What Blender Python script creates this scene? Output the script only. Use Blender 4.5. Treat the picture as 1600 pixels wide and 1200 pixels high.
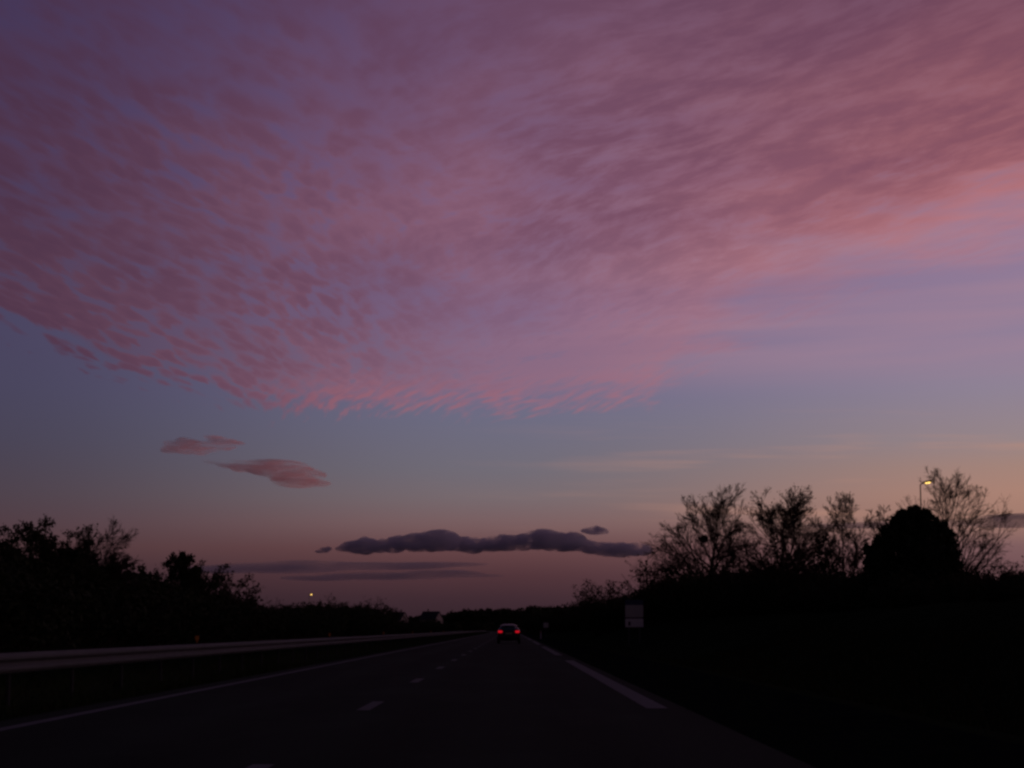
import bpy, math, random
import numpy as np
from mathutils import Vector, Matrix

for o in list(bpy.data.objects):
    bpy.data.objects.remove(o, do_unlink=True)
scene = bpy.context.scene
C = scene.collection
R = math.radians

# ------------------------------------------------------------------ camera
FPX, HCAM = 2829.0, 1.10                # focal length in photo pixels, eye height
PITCH = math.atan(383.0 / FPX)
cam_d = bpy.data.cameras.new('camera')
cam_d.sensor_width = 36.0
cam_d.lens = 36.0 * FPX / 1600.0
cam_d.clip_start = 0.1
cam_d.clip_end = 120000.0
cam = bpy.data.objects.new('camera', cam_d)
C.objects.link(cam)
cam.location = (0, 0, HCAM)
cam.rotation_euler = (R(90) + PITCH, 0, -0.0007)
scene.camera = cam

# ------------------------------------------------------------------ render look
scene.view_settings.view_transform = 'Standard'
scene.view_settings.look = 'None'
scene.view_settings.exposure = 0.0
scene.view_settings.gamma = 1.0
scene.render.engine = 'CYCLES'
scene.cycles.use_denoising = True
scene.cycles.filter_width = 2.7         # a soft phone lens
scene.cycles.transparent_max_bounces = 32
scene.cycles.volume_bounces = 6
scene.cycles.max_bounces = 8


def lin(c):
    out = []
    for v in c:
        v = v / 255.0
        out.append(v / 12.92 if v <= 0.04045 else ((v + 0.055) / 1.055) ** 2.4)
    return tuple(out) + (1.0,)


# ------------------------------------------------------------------ sun: one degree below the horizon, off to the right. The land lies in the
# earth's shadow (the ground sheet shuts the sun off); only the high clouds still catch it.
SUN_AZ, SUN_EL = R(48), R(-1.0)
sun_d = bpy.data.lights.new('sun', 'SUN')
sun_d.energy = 1.05
sun_d.angle = R(0.5)
sun_d.color = (1.0, 0.24, 0.19)
sun = bpy.data.objects.new('sun', sun_d)
C.objects.link(sun)
to_sun = Vector((math.sin(SUN_AZ) * math.cos(SUN_EL), math.cos(SUN_AZ) * math.cos(SUN_EL), math.sin(SUN_EL)))
sun.rotation_euler = to_sun.to_track_quat('Z', 'Y').to_euler()

# ------------------------------------------------------------------ dusk sky
world = bpy.data.worlds.new('World')
scene.world = world
world.use_nodes = True
world.cycles.sampling_method = 'MANUAL'
world.cycles.sample_map_resolution = 512
wt = world.node_tree
wt.nodes.clear()


class S:
    """A node socket with arithmetic."""
    tree = wt

    def __init__(self, s):
        self.s = s

    def _b(self, op, o, rev=False):
        n = S.tree.nodes.new('ShaderNodeMath')
        n.operation = op
        a, b = (o, self) if rev else (self, o)
        for i, v in enumerate((a, b)):
            if isinstance(v, S):
                S.tree.links.new(v.s, n.inputs[i])
            else:
                n.inputs[i].default_value = v
        return S(n.outputs[0])

    def __add__(self, o): return self._b('ADD', o)
    def __radd__(self, o): return self._b('ADD', o, True)
    def __sub__(self, o): return self._b('SUBTRACT', o)
    def __rsub__(self, o): return self._b('SUBTRACT', o, True)
    def __mul__(self, o): return self._b('MULTIPLY', o)
    def __rmul__(self, o): return self._b('MULTIPLY', o, True)
    def __truediv__(self, o): return self._b('DIVIDE', o)
    def __rtruediv__(self, o): return self._b('DIVIDE', o, True)
    def fn(self, op, o=0.0): return self._b(op, o)


def put(v, inp):
    if isinstance(v, S):
        S.tree.links.new(v.s, inp)
    else:
        inp.default_value = v


def sstep(a, b, x, lo=0.0, hi=1.0):
    n = S.tree.nodes.new('ShaderNodeMapRange')
    n.interpolation_type = 'SMOOTHSTEP'
    put(x, n.inputs['Value']); put(a, n.inputs['From Min']); put(b, n.inputs['From Max'])
    put(lo, n.inputs['To Min']); put(hi, n.inputs['To Max'])
    return S(n.outputs[0])


def vec(x, y, z=0.0):
    n = S.tree.nodes.new('ShaderNodeCombineXYZ')
    for i, v in enumerate((x, y, z)):
        put(v, n.inputs[i])
    return S(n.outputs[0])


def noise(v, scale, detail=2.0, rough=0.5, dist=0.0):
    n = S.tree.nodes.new('ShaderNodeTexNoise')
    put(v, n.inputs['Vector'])
    n.inputs['Scale'].default_value = scale
    n.inputs['Detail'].default_value = detail
    n.inputs['Roughness'].default_value = rough
    n.inputs['Distortion'].default_value = dist
    return S(n.outputs[0])


def puffs(v, smooth=0.35):
    n = S.tree.nodes.new('ShaderNodeTexVoronoi')
    n.feature = 'SMOOTH_F1'
    n.inputs['Scale'].default_value = 1.0
    n.inputs['Smoothness'].default_value = smooth
    put(v, n.inputs['Vector'])
    return 0.86 - S(n.outputs['Distance']) * 0.82


def mixc(f, a, b, mode='MIX'):
    n = S.tree.nodes.new('ShaderNodeMix')
    n.data_type = 'RGBA'
    n.blend_type = mode
    put(f, n.inputs[0]); put(a, n.inputs[6]); put(b, n.inputs[7])
    return S(n.outputs[2])


def ramp(x, stops, lo, hi, interp='LINEAR'):
    """Colour stops given at x positions between lo and hi."""
    n = S.tree.nodes.new('ShaderNodeValToRGB')
    put((x - lo) * (1.0 / (hi - lo)), n.inputs[0])
    r = n.color_ramp
    r.interpolation = interp
    stops = sorted(stops)
    while len(r.elements) < len(stops):
        r.elements.new(0.5)
    for e, (p, c) in zip(r.elements, stops):
        e.position = min(1, max(0, (p - lo) / (hi - lo)))
    for e, (p, c) in zip(r.elements, stops):
        e.color = c
    return S(n.outputs[0])


def curve(x, pts, lo, hi, vlo, vhi):
    """A scalar curve through pts, via a grey ramp."""
    g = ramp(x, [(p, ((v - vlo) / (vhi - vlo),) * 3 + (1,)) for p, v in pts], lo, hi, 'EASE')
    return g * (vhi - vlo) + vlo


tc = wt.nodes.new('ShaderNodeTexCoord')
sep = wt.nodes.new('ShaderNodeSeparateXYZ')
nrm = wt.nodes.new('ShaderNodeVectorMath'); nrm.operation = 'NORMALIZE'
wt.links.new(tc.outputs['Generated'], nrm.inputs[0])
wt.links.new(nrm.outputs[0], sep.inputs[0])
dx, dy, dz = (S(sep.outputs[i]) for i in range(3))
az = dx.fn('ARCTAN2', dy) * (180 / math.pi)
el = dz.fn('ARCSINE') * (180 / math.pi)

# clear air: three columns of colour by height, left (away from the sunset), ahead, right (towards it)
left_col = [(-6, (34, 24, 30)), (0, (44, 30, 37)), (0.9, (52, 36, 43)), (1.7, (66, 46, 53)), (2.5, (84, 59, 63)), (3.3, (83, 64, 72)),
            (4.15, (80, 68, 79)), (5.0, (77, 69, 84)), (5.8, (75, 70, 89)), (7.4, (75, 71, 96)), (10, (77, 71, 101)),
            (14, (72, 65, 102)), (20, (62, 58, 98)), (50, (34, 48, 74))]
mid_col = [(-6, (38, 28, 34)), (0, (50, 35, 42)), (0.9, (62, 42, 50)), (1.7, (80, 52, 58)), (2.5, (101, 68, 71)), (3.3, (121, 94, 96)),
           (4.15, (119, 106, 111)), (5.0, (113, 108, 119)), (6.6, (109, 108, 130)), (7.4, (110, 106, 134)), (10, (112, 100, 137)),
           (14, (102, 90, 132)), (20, (86, 74, 116)), (50, (38, 50, 84))]
right_col = [(-6, (50, 36, 40)), (0, (80, 55, 60)), (0.9, (95, 65, 70)), (1.7, (112, 80, 84)), (2.5, (125, 92, 94)), (3.4, (164, 124, 110)),
             (4.15, (172, 131, 116)), (5.0, (164, 132, 122)), (5.8, (151, 133, 136)), (7.4, (143, 131, 150)), (8.6, (140, 127, 153)),
             (12, (140, 118, 150)), (20, (106, 88, 124)), (50, (44, 54, 88))]
L_, M_, R_ = (ramp(el, [(p, lin(c)) for p, c in col], -6, 50) for col in (left_col, mid_col, right_col))
fa = sstep(-17.0, 1.0, az)
fb = sstep(-1.0, 18.0, az)
air = mixc(fb, mixc(fa, L_, M_), R_)

# long thin streaks low in the sky, and a smooth veil on the sunset side
st = noise(vec(az * 0.11, el * 1.5 + az * 0.02), 1.0, 3.0, 0.55)
st2 = noise(vec(az * 0.05 + 7.0, el * 0.85 - az * 0.035), 1.0, 3.0, 0.5)
low = sstep(2.6, 3.6, el) * sstep(7.5, 5.0, el)
air = mixc(sstep(0.50, 0.72, st) * low * sstep(-4.0, 13.0, az) * 0.45, air, lin((190, 140, 120)))
veil = sstep(0.36, 0.68, st2, 0.25, 1.0) * sstep(7.0, 9.0, el) * sstep(22.0, 13.0, el) * sstep(-4.0, 8.0, az)
air = mixc(veil * 0.5, air, lin((172, 132, 146)))

# the high mackerel sheet: rows of small puffs that shrink towards the horizon
dzp = (dz + 0.004).fn('MAXIMUM', 0.02)
u0, v0 = dx / dzp, dzp.fn('LOGARITHM', math.e)
w1 = noise(vec(u0, v0 * 1.5), 1.7, 2.0, 0.5) - 0.5
w2 = noise(vec(u0 + 9.0, v0 * 1.5), 1.7, 2.0, 0.5) - 0.5
u, v = u0 + w1 * 0.15, v0 + w2 * 0.15


def aniso(ang, sx, sy, off, detail, rough, dist=0.0):
    """Noise stretched along a line tilted up to the right by ang degrees."""
    c, s = math.cos(R(ang)), math.sin(R(ang))
    return noise(vec((u * c + v * s) * sx + off, (v * c - u * s) * sy + off), 1.0, detail, rough, dist)


big = noise(vec(u0 * 1.2 + 3.0, v0 * 2.2), 1.0, 3.0, 0.55)
patch = noise(vec(u0 * 2.6 + 11.0, v0 * 3.2 + 5.0), 1.0, 2.0, 0.5)          # where the puffs are crisp and where they blur
cells_a = aniso(-6, 26.0, 29.0, 1.3, 3.0, 0.5)
cells_b = aniso(10, 9.0, 15.0, 6.1, 3.0, 0.55)
rip_l = aniso(-34, 11.0, 30.0, 5.1, 3.0, 0.5)
round_ = puffs(vec(u * 18.0 + v * 6.0 + (cells_b - 0.5) * 1.8, v * 24.0 - u * 4.0 + (cells_a - 0.5) * 1.2))
rip_r = aniso(15, 9.0, 29.0, 8.7, 5.0, 0.64)
rip_e = aniso(24, 10.0, 46.0, 2.2, 2.0, 0.5)
edge = curve(az, [(-40, 12.0), (-16.5, 9.0), (-11.0, 7.35), (-7.0, 6.45), (0, 6.5), (3.8, 6.6), (6.0, 7.6), (8.5, 9.0), (12, 10.2), (16, 11.2), (40, 14.0)],
             -40, 40, 5.0, 16.0)
soft = curve(az, [(-40, 0.9), (-7, 0.8), (-1, 1.1), (3.8, 1.4), (8, 4.0), (14, 3.6), (40, 3.8)], -40, 40, 0.0, 5.0)
side = sstep(-8.0, 2.0, az)
size = sstep(0.42, 0.60, patch)
cells = cells_a + (cells_b - cells_a) * size
tex_l = cells * 0.36 + rip_l * 0.32 + round_ * 0.32
row = sstep(3.2, 0.6, el - edge) * sstep(-5.0, -8.0, az)
tex_l = tex_l + (round_ * 0.8 + cells_a * 0.2 - tex_l) * row * 0.85
tex_r = rip_r * 0.70 + cells_b * 0.30
tex = tex_l + (tex_r - tex_l) * side
near_edge = sstep(2.0, 0.3, el - edge) * sstep(-10.0, -6.5, az)
tex = tex + (rip_e - tex) * near_edge * 0.85
tongue = noise(vec(az * 0.16 + 4.0, el * 1.1), 1.0, 3.0, 0.6) - 0.5
h = el - edge + (tex - 0.5) * 2.2 + (big - 0.5) * 1.0 + tongue * sstep(-2.0, 5.0, az) * 4.5
sheet = sstep(0.0, 1.0, h / soft)
thresh = curve(az, [(-40, 0.39), (-14, 0.395), (-8, 0.42), (0, 0.42), (8, 0.36), (40, 0.36)], -40, 40, 0.0, 1.0) + (big - 0.5) * 0.30
blur = sstep(0.35, 0.65, patch, 0.015, 0.09) + sstep(11.0, 19.0, el) * 0.10
lump = sstep(thresh - blur, thresh + 0.06 + blur, tex)
lower_mid = sstep(-8.0, 2.0, az) * sstep(13.0, 9.0, el)                     # the sheet thins out low in the middle
floor_ = curve(az, [(-40, 0.40), (-10, 0.36), (-3, 0.50), (3, 0.66), (40, 0.76)], -40, 40, 0.0, 1.0)
cover = (floor_ + (1.0 - floor_) * lump) * sheet * (1.0 - lower_mid * (1.0 - near_edge * 0.8) * 0.42)
dense_l = lin((79, 50, 71)); dense_m = lin((118, 76, 97)); dense_r = lin((124, 68, 84))
glow_l = lin((92, 59, 78)); glow_m = lin((152, 105, 125)); glow_r = lin((208, 130, 126))
dens = mixc(fb, mixc(fa, dense_l, dense_m), dense_r)
glow = mixc(fb, mixc(fa, glow_l, glow_m), glow_r)
thin = sstep(sstep(-6.0, 4.0, az, 5.0, 7.0) - sstep(5.0, 12.0, az) * 2.6, 1.2, el - edge) * (sstep(-14.0, 6.0, az, 0.10, 0.85) - sstep(6.0, 13.0, az) * 0.20) + (sstep(0.62, 0.36, tex) * 0.45 + sstep(0.62, 0.36, big) * 0.30) * (1.0 - sstep(2.0, 12.0, az) * 0.5)
ccol = mixc(thin.fn('MINIMUM', 1.0), dens, glow)
rim = near_edge * sstep(0.48, 0.62, rip_e) * sstep(-9.0, -4.0, az)
ccol = mixc(rim * 0.55, ccol, lin((172, 104, 112)))
bright = sstep(0.1, 0.5, h / soft) * sstep(1.0, 0.6, h / soft) * sstep(9.0, 16.0, az) * sstep(0.36, 0.66, rip_r)
ccol = mixc(bright * 0.5, ccol, lin((206, 124, 120)))
high = sstep(13.0, 22.0, el)
ccol = mixc(high * 0.6, ccol, lin((76, 52, 78)))
sky_col = mixc(cover * sstep(45.0, 24.0, el) * 0.88, air, ccol)
# dusk falls off towards the zenith and the side away from the sunset
cosun = (dx * math.sin(SUN_AZ) + dy * math.cos(SUN_AZ))
fall = sstep(18.0, 60.0, el, 1.0, 0.42) * sstep(-0.5, 0.65, cosun, 0.30, 1.0)
sky_col = mixc(1.0, sky_col, vec(fall, fall, fall), 'MULTIPLY')

# what the low sun itself still gives to the air
nish = wt.nodes.new('ShaderNodeTexSky')
nish.sky_type = 'NISHITA'
nish.sun_disc = False
nish.sun_elevation = SUN_EL
nish.sun_rotation = SUN_AZ
bg1 = wt.nodes.new('ShaderNodeBackground')
wt.links.new(sky_col.s, bg1.inputs[0]); bg1.inputs[1].default_value = 1.0
bg2 = wt.nodes.new('ShaderNodeBackground')
wt.links.new(nish.outputs[0], bg2.inputs[0]); bg2.inputs[1].default_value = 0.002
addw = wt.nodes.new('ShaderNodeAddShader')
wt.links.new(bg1.outputs[0], addw.inputs[0]); wt.links.new(bg2.outputs[0], addw.inputs[1])
wout = wt.nodes.new('ShaderNodeOutputWorld')
wt.links.new(addw.outputs[0], wout.inputs[0])

# ==== SETTING
# ------------------------------------------------------------------ helpers
def at(pxl, pyl, d):
    """The point seen at photo pixel (pxl, pyl) when it stands d metres down the road."""
    r, up = (pxl - 798.0) / FPX, (600.0 - pyl) / FPX
    Y = math.cos(PITCH) - math.sin(PITCH) * up
    Z = math.sin(PITCH) + math.cos(PITCH) * up
    k = d / Y
    return Vector((r * k, d, HCAM + Z * k))


def tag(o, label=None, cat=None, group=None, kind=None):
    if label: o['label'] = label
    if cat: o['category'] = cat
    if group: o['group'] = group
    if kind: o['kind'] = kind
    return o


def empty(name, loc, rz=0.0):
    o = bpy.data.objects.new(name, None)
    C.objects.link(o)
    o.location = loc
    o.rotation_euler = (0, 0, rz)
    o.empty_display_size = 0.3
    return o


def link(name, me, mat=None, parent=None, loc=None, smooth=False):
    o = bpy.data.objects.new(name, me)
    C.objects.link(o)
    if mat is not None and not me.materials:
        me.materials.append(mat)
    if parent is not None:
        o.parent = parent
    if loc is not None:
        o.location = loc
    if smooth:
        me.polygons.foreach_set('use_smooth', [True] * len(me.polygons))
    return o


def mesh_np(name, V, F):
    """Mesh from an (n,3) array and a list of equal-size face index arrays."""
    me = bpy.data.meshes.new(name)
    V = np.asarray(V, dtype=np.float32)
    F = [np.asarray(f, dtype=np.int32) for f in F if len(f)]
    me.vertices.add(len(V))
    me.vertices.foreach_set('co', V.ravel())
    loops = np.concatenate([f.ravel() for f in F])
    tot = np.concatenate([np.full(len(f), f.shape[1], dtype=np.int32) for f in F])
    start = np.concatenate([[0], np.cumsum(tot)[:-1]]).astype(np.int32)
    me.loops.add(len(loops))
    me.loops.foreach_set('vertex_index', loops)
    me.polygons.add(len(tot))
    me.polygons.foreach_set('loop_start', start)
    me.polygons.foreach_set('loop_total', tot)
    me.update(calc_edges=True)
    return me


class MB:
    """Collects verts and faces for one part."""
    def __init__(self):
        self.v, self.f = [], []

    def add(self, vs, fs):
        n = len(self.v)
        self.v += [tuple(p) for p in vs]
        self.f += [tuple(i + n for i in f) for f in fs]
        return self

    def box(self, c, s, ch=0.0, m=None):
        """Box with chamfered vertical-and-horizontal edges."""
        hx, hy, hz = s[0] / 2, s[1] / 2, s[2] / 2
        if ch <= 0:
            vs = [(x, y, z) for z in (-hz, hz) for x, y in ((-hx, -hy), (hx, -hy), (hx, hy), (-hx, hy))]
            fs = [(3, 2, 1, 0), (4, 5, 6, 7), (0, 1, 5, 4), (1, 2, 6, 5), (2, 3, 7, 6), (3, 0, 4, 7)]
        else:
            def ring(z, k):
                a, b = hx - k, hy - k
                return [(-a + ch, -b, z), (a - ch, -b, z), (a, -b + ch, z), (a, b - ch, z), (a - ch, b, z), (-a + ch, b, z), (-a, b - ch, z), (-a, -b + ch, z)]
            vs = ring(-hz, ch) + ring(-hz + ch, 0) + ring(hz - ch, 0) + ring(hz, ch)
            fs = [tuple(range(7, -1, -1)), tuple(range(24, 32))]
            for r in range(3):
                for i in range(8):
                    j = (i + 1) % 8
                    fs.append((r * 8 + i, r * 8 + j, r * 8 + 8 + j, r * 8 + 8 + i))
        M = m or Matrix.Identity(4)
        return self.add([Vector(c) + (M @ Vector(p)).to_3d() for p in vs], fs)

    def tube(self, pts, rad, n=8, cap=True):
        pts = [Vector(p) for p in pts]
        if not hasattr(rad, '__len__'):
            rad = [rad] * len(pts)
        vs, fs = [], []
        for i, p in enumerate(pts):
            t = (pts[min(i + 1, len(pts) - 1)] - pts[max(i - 1, 0)]).normalized()
            a = t.orthogonal().normalized() if abs(t.z) < 0.99 else Vector((1, 0, 0))
            a = (a - t * a.dot(t)).normalized()
            b = t.cross(a)
            for k in range(n):
                w = 2 * math.pi * k / n
                vs.append(p + (a * math.cos(w) + b * math.sin(w)) * rad[i])
        for i in range(len(pts) - 1):
            for k in range(n):
                j = (k + 1) % n
                fs.append((i * n + k, i * n + j, (i + 1) * n + j, (i + 1) * n + k))
        if cap:
            fs.append(tuple(range(n - 1, -1, -1)))
            fs.append(tuple(range((len(pts) - 1) * n, len(pts) * n)))
        return self.add(vs, fs)

    def lathe(self, c, axis, prof, n=16):
        """Revolve (radius, offset) pairs about an axis through c."""
        ax = Vector(axis).normalized()
        a = ax.orthogonal().normalized()
        b = ax.cross(a)
        vs, fs = [], []
        for r, o in prof:
            for k in range(n):
                w = 2 * math.pi * k / n
                vs.append(Vector(c) + ax * o + (a * math.cos(w) + b * math.sin(w)) * r)
        for i in range(len(prof) - 1):
            for k in range(n):
                j = (k + 1) % n
                fs.append((i * n + k, i * n + j, (i + 1) * n + j, (i + 1) * n + k))
        return self.add(vs, fs)

    def mesh(self, name):
        me = bpy.data.meshes.new(name)
        me.from_pydata(self.v, [], self.f)
        me.update()
        return me

    def build(self, name, mat, parent=None, loc=None, smooth=False):
        return link(name, self.mesh(name), mat, parent, loc, smooth)


# ------------------------------------------------------------------ materials
def mat(name, col, rough=0.8, metal=0.0, spec=0.3, vary=0.0, scale=5.0, bump=0.0, emit=None, estr=0.0, bscale=None):
    m = bpy.data.materials.new(name)
    m.use_nodes = True
    t = m.node_tree
    b = t.nodes['Principled BSDF']
    b.inputs['Base Color'].default_value = tuple(col) + (1,)
    b.inputs['Roughness'].default_value = rough
    b.inputs['Metallic'].default_value = metal
    b.inputs['Specular IOR Level'].default_value = spec
    if vary or bump:
        tcn = t.nodes.new('ShaderNodeTexCoord')
        nz = t.nodes.new('ShaderNodeTexNoise')
        nz.inputs['Scale'].default_value = scale
        nz.inputs['Detail'].default_value = 5
        t.links.new(tcn.outputs['Object'], nz.inputs['Vector'])
        if vary:
            mx = t.nodes.new('ShaderNodeMix'); mx.data_type = 'RGBA'
            mx.inputs[6].default_value = tuple(c * (1 - vary) for c in col) + (1,)
            mx.inputs[7].default_value = tuple(min(1, c * (1 + vary)) for c in col) + (1,)
            t.links.new(nz.outputs[0], mx.inputs[0])
            t.links.new(mx.outputs[2], b.inputs['Base Color'])
        if bump:
            n2 = nz
            if bscale:
                n2 = t.nodes.new('ShaderNodeTexNoise')
                n2.inputs['Scale'].default_value = bscale
                n2.inputs['Detail'].default_value = 3
                t.links.new(tcn.outputs['Object'], n2.inputs['Vector'])
            bp = t.nodes.new('ShaderNodeBump')
            bp.inputs['Strength'].default_value = bump
            bp.inputs['Distance'].default_value = 0.02
            t.links.new(n2.outputs[0], bp.inputs['Height'])
            t.links.new(bp.outputs[0], b.inputs['Normal'])
    if emit:
        b.inputs['Emission Color'].default_value = tuple(emit) + (1,)
        b.inputs['Emission Strength'].default_value = estr
    return m


M = {}
M['asphalt'] = mat('asphalt', (0.034, 0.043, 0.038), 0.9, spec=0.04, vary=0.35, scale=0.6, bump=0.5, bscale=90)
M['grass_ground'] = mat('grass_ground', (0.022, 0.030, 0.014), 1.0, spec=0.0, vary=0.5, scale=0.4, bump=0.6, bscale=8)
M['old_asphalt'] = mat('old_asphalt', (0.013, 0.018, 0.013), 0.95, spec=0.0, vary=0.5, scale=1.2, bump=0.6, bscale=40)
M['paint'] = mat('worn_paint', (0.15, 0.15, 0.155), 0.8, spec=0.03, vary=0.45, scale=3.0)
M['galv'] = mat('galvanised_steel', (0.115, 0.12, 0.115), 0.8, metal=0.0, spec=0.08, vary=0.2, scale=1.5)
M['old_steel'] = mat('weathered_steel', (0.04, 0.04, 0.04), 0.9, spec=0.05, vary=0.3)
M['bark'] = mat('bark', (0.045, 0.036, 0.030), 0.95, spec=0.05, vary=0.4, scale=6)
M['twig'] = mat('twig', (0.050, 0.038, 0.032), 0.95, spec=0.05)
M['leaf'] = mat('leaf', (0.035, 0.042, 0.020), 0.9, spec=0.1, vary=0.4, scale=2)
M['dry_leaf'] = mat('dry_leaf', (0.055, 0.040, 0.024), 0.9, spec=0.1, vary=0.4, scale=2)
M['evergreen'] = mat('evergreen_leaf', (0.022, 0.034, 0.018), 0.85, spec=0.15, vary=0.4, scale=2)
M['grass'] = mat('grass_blade', (0.032, 0.042, 0.018), 0.95, spec=0.0, vary=0.4, scale=1)
M['pole'] = mat('lamp_pole_steel', (0.18, 0.18, 0.18), 0.5, metal=0.6)
M['head'] = mat('lamp_housing', (0.09, 0.09, 0.09), 0.5)
M['sodium'] = mat('sodium_lens', (0.9, 0.8, 0.5), 0.3, emit=(1.0, 0.62, 0.15), estr=3.4)
M['sign_lower'] = mat('sign_pale_face', (0.72, 0.72, 0.68), 0.5, vary=0.15, scale=3)
M['sign_upper'] = mat('sign_dull_face', (0.46, 0.47, 0.42), 0.5, vary=0.15, scale=3)
M['sign_top'] = mat('sign_blue_face', (0.035, 0.05, 0.11), 0.5)
M['sign_mark'] = mat('sign_dark_mark', (0.03, 0.03, 0.03), 0.6)
M['car_paint'] = mat('car_paint', (0.03, 0.032, 0.036), 0.35, metal=0.4, spec=0.5)
M['car_glass'] = mat('car_glass', (0.012, 0.013, 0.015), 0.08, spec=0.5)
M['rubber'] = mat('rubber', (0.015, 0.015, 0.015), 0.9)
M['plastic'] = mat('black_plastic', (0.02, 0.02, 0.02), 0.7)
M['rim'] = mat('alloy', (0.35, 0.35, 0.36), 0.35, metal=0.8)
M['tail'] = mat('tail_light_lit', (0.4, 0.01, 0.01), 0.3, emit=(1.0, 0.010, 0.026), estr=0.5)
M['plate'] = mat('number_plate', (0.45, 0.42, 0.25), 0.5)
M['render_wall'] = mat('rendered_wall', (0.34, 0.29, 0.25), 0.9, vary=0.12, scale=1.5)
M['roof'] = mat('roof_slate', (0.035, 0.035, 0.04), 0.8, vary=0.3, scale=3)
M['glass'] = mat('window_glass', (0.02, 0.02, 0.025), 0.1, spec=0.5)
M['wood_door'] = mat('painted_door', (0.12, 0.08, 0.06), 0.7)
M['amber'] = mat('amber_reflector', (0.55, 0.20, 0.03), 0.35)
M['white_post'] = mat('white_plastic', (0.60, 0.55, 0.54), 0.6)
M['red_band'] = mat('red_reflector', (0.45, 0.10, 0.08), 0.4)

# wheel tracks, long seams and patches on the asphalt
t_ = M['asphalt'].node_tree
S.tree = t_
tcn = t_.nodes.new('ShaderNodeTexCoord'); sp_ = t_.nodes.new('ShaderNodeSeparateXYZ')
t_.links.new(tcn.outputs['Object'], sp_.inputs[0])
ax_, ay_ = S(sp_.outputs[0]), S(sp_.outputs[1])
track = ((ax_ + 0.2) * (2 * math.pi / 1.85)).fn('COSINE') * 0.5 + 0.5
streak = noise(vec(ax_ * 2.2, ay_ * 0.05), 1.0, 4.0, 0.6)
patchy = noise(vec(ax_ * 0.35, ay_ * 0.12), 1.0, 3.0, 0.55)
wear = (track * 0.30 + streak * 0.5 + sstep(0.5, 0.56, patchy) * 0.22)
ac = mixc(wear.fn('MINIMUM', 1.0), (0.011, 0.017, 0.012, 1), (0.029, 0.044, 0.032, 1))
t_.links.new(ac.s, t_.nodes['Principled BSDF'].inputs['Base Color'])

# ------------------------------------------------------------------ ground and carriageways
def cx(y):
    """Sideways drift of the road's centre far ahead, where it bends into the wood."""
    return -0.00006 * max(0.0, y - 500.0) ** 2


def bank(x, y):
    """Ground height: level by the road, a low bank on the right, a slight rise on the left."""
    xr = x - cx(y)
    def ss(a, b, t):
        t = min(1, max(0, (t - a) / (b - a)))
        return t * t * (3 - 2 * t)
    hr = 1.9 * (1 - 0.6 * ss(170, 420, y)) * ss(6.6, 14.5, xr)
    hl = 0.7 * ss(-20.5, -27, xr)
    far = 2.5 * ss(700, 2500, y)
    bumps = 0.12 * math.sin(x * 0.9 + y * 0.31) * math.sin(y * 0.23 - x * 0.2) * (ss(7, 10, xr) + ss(-20.5, -24, xr))
    ditch = -0.12 * (ss(5.3, 6.0, xr) - ss(6.2, 7.4, xr)) - 0.10 * (ss(-6.3, -6.9, xr) - ss(-7.4, -7.7, xr)) + 0.40 * ss(-7.6, -8.2, xr) * ss(-9.2, -8.7, xr)
    return hr + hl + far * (ss(20, 60, abs(xr))) + bumps + ditch - 0.02


xs = [-40000, -9000, -3000, -1200, -600, -300, -160, -90, -60, -45, -36, -31] + list(np.arange(-29, -19, 1.0)) + [-19, -15, -11, -9.3, -9.1, -8.9, -8.7, -8.5, -8.2, -8.0, -7.8, -7.6, -7.3, -6.9, -6.4, -6.0, -3, 0, 3, 4.9,
      5.3, 5.7, 6.1, 6.5, 7.0, 7.5] + list(np.arange(8, 22, 0.8)) + [22, 24, 27, 31, 36, 45, 60, 90, 160, 300, 600, 1200, 3000, 9000, 40000]
ys = [-40000, -60, -20, -5] + list(np.arange(0, 200, 3.0)) + list(np.arange(200, 700, 15.0)) + [700, 760, 830, 900, 1000, 1150, 1300, 1500, 2000, 3000, 5000, 9000, 15000, 45000]
V = [(x + (cx(y) if abs(x) < 100 and y < 1400 else 0), y, bank(x + (cx(y) if abs(x) < 100 and y < 1400 else 0), y)) for y in ys for x in xs]
nx = len(xs)
F = np.array([(j * nx + i, j * nx + i + 1, (j + 1) * nx + i + 1, (j + 1) * nx + i) for j in range(len(ys) - 1) for i in range(nx - 1)])
ground = link('ground', mesh_np('ground', V, [F]), M['grass_ground'], smooth=True)
tag(ground, 'dark grass ground and low roadside bank', kind='structure')

RY = [-30.0, -10.0] + list(np.arange(0, 500, 20.0)) + list(np.arange(500, 1301, 25.0))


def strip(x0, x1, y0, y1, z):
    yy = [y0] + [y for y in RY if y0 < y < y1] + [y1]
    v = []
    for y in yy:
        v += [(x0 + cx(y), y, z), (x1 + cx(y), y, z)]
    f = [(2 * i, 2 * i + 1, 2 * i + 3, 2 * i + 2) for i in range(len(yy) - 1)]
    return MB().add(v, f)


def slab(x0, x1, z, zb):
    """A carriageway with a short drop at each side."""
    v, f = [], []
    for y in RY:
        c = cx(y)
        v += [(x0 + c - 0.25, y, zb), (x0 + c, y, z), (x1 + c, y, z), (x1 + c + 0.25, y, zb)]
    for i in range(len(RY) - 1):
        for k in range(3):
            a = i * 4 + k
            f.append((a, a + 1, a + 5, a + 4))
    return MB().add(v, f)


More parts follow.
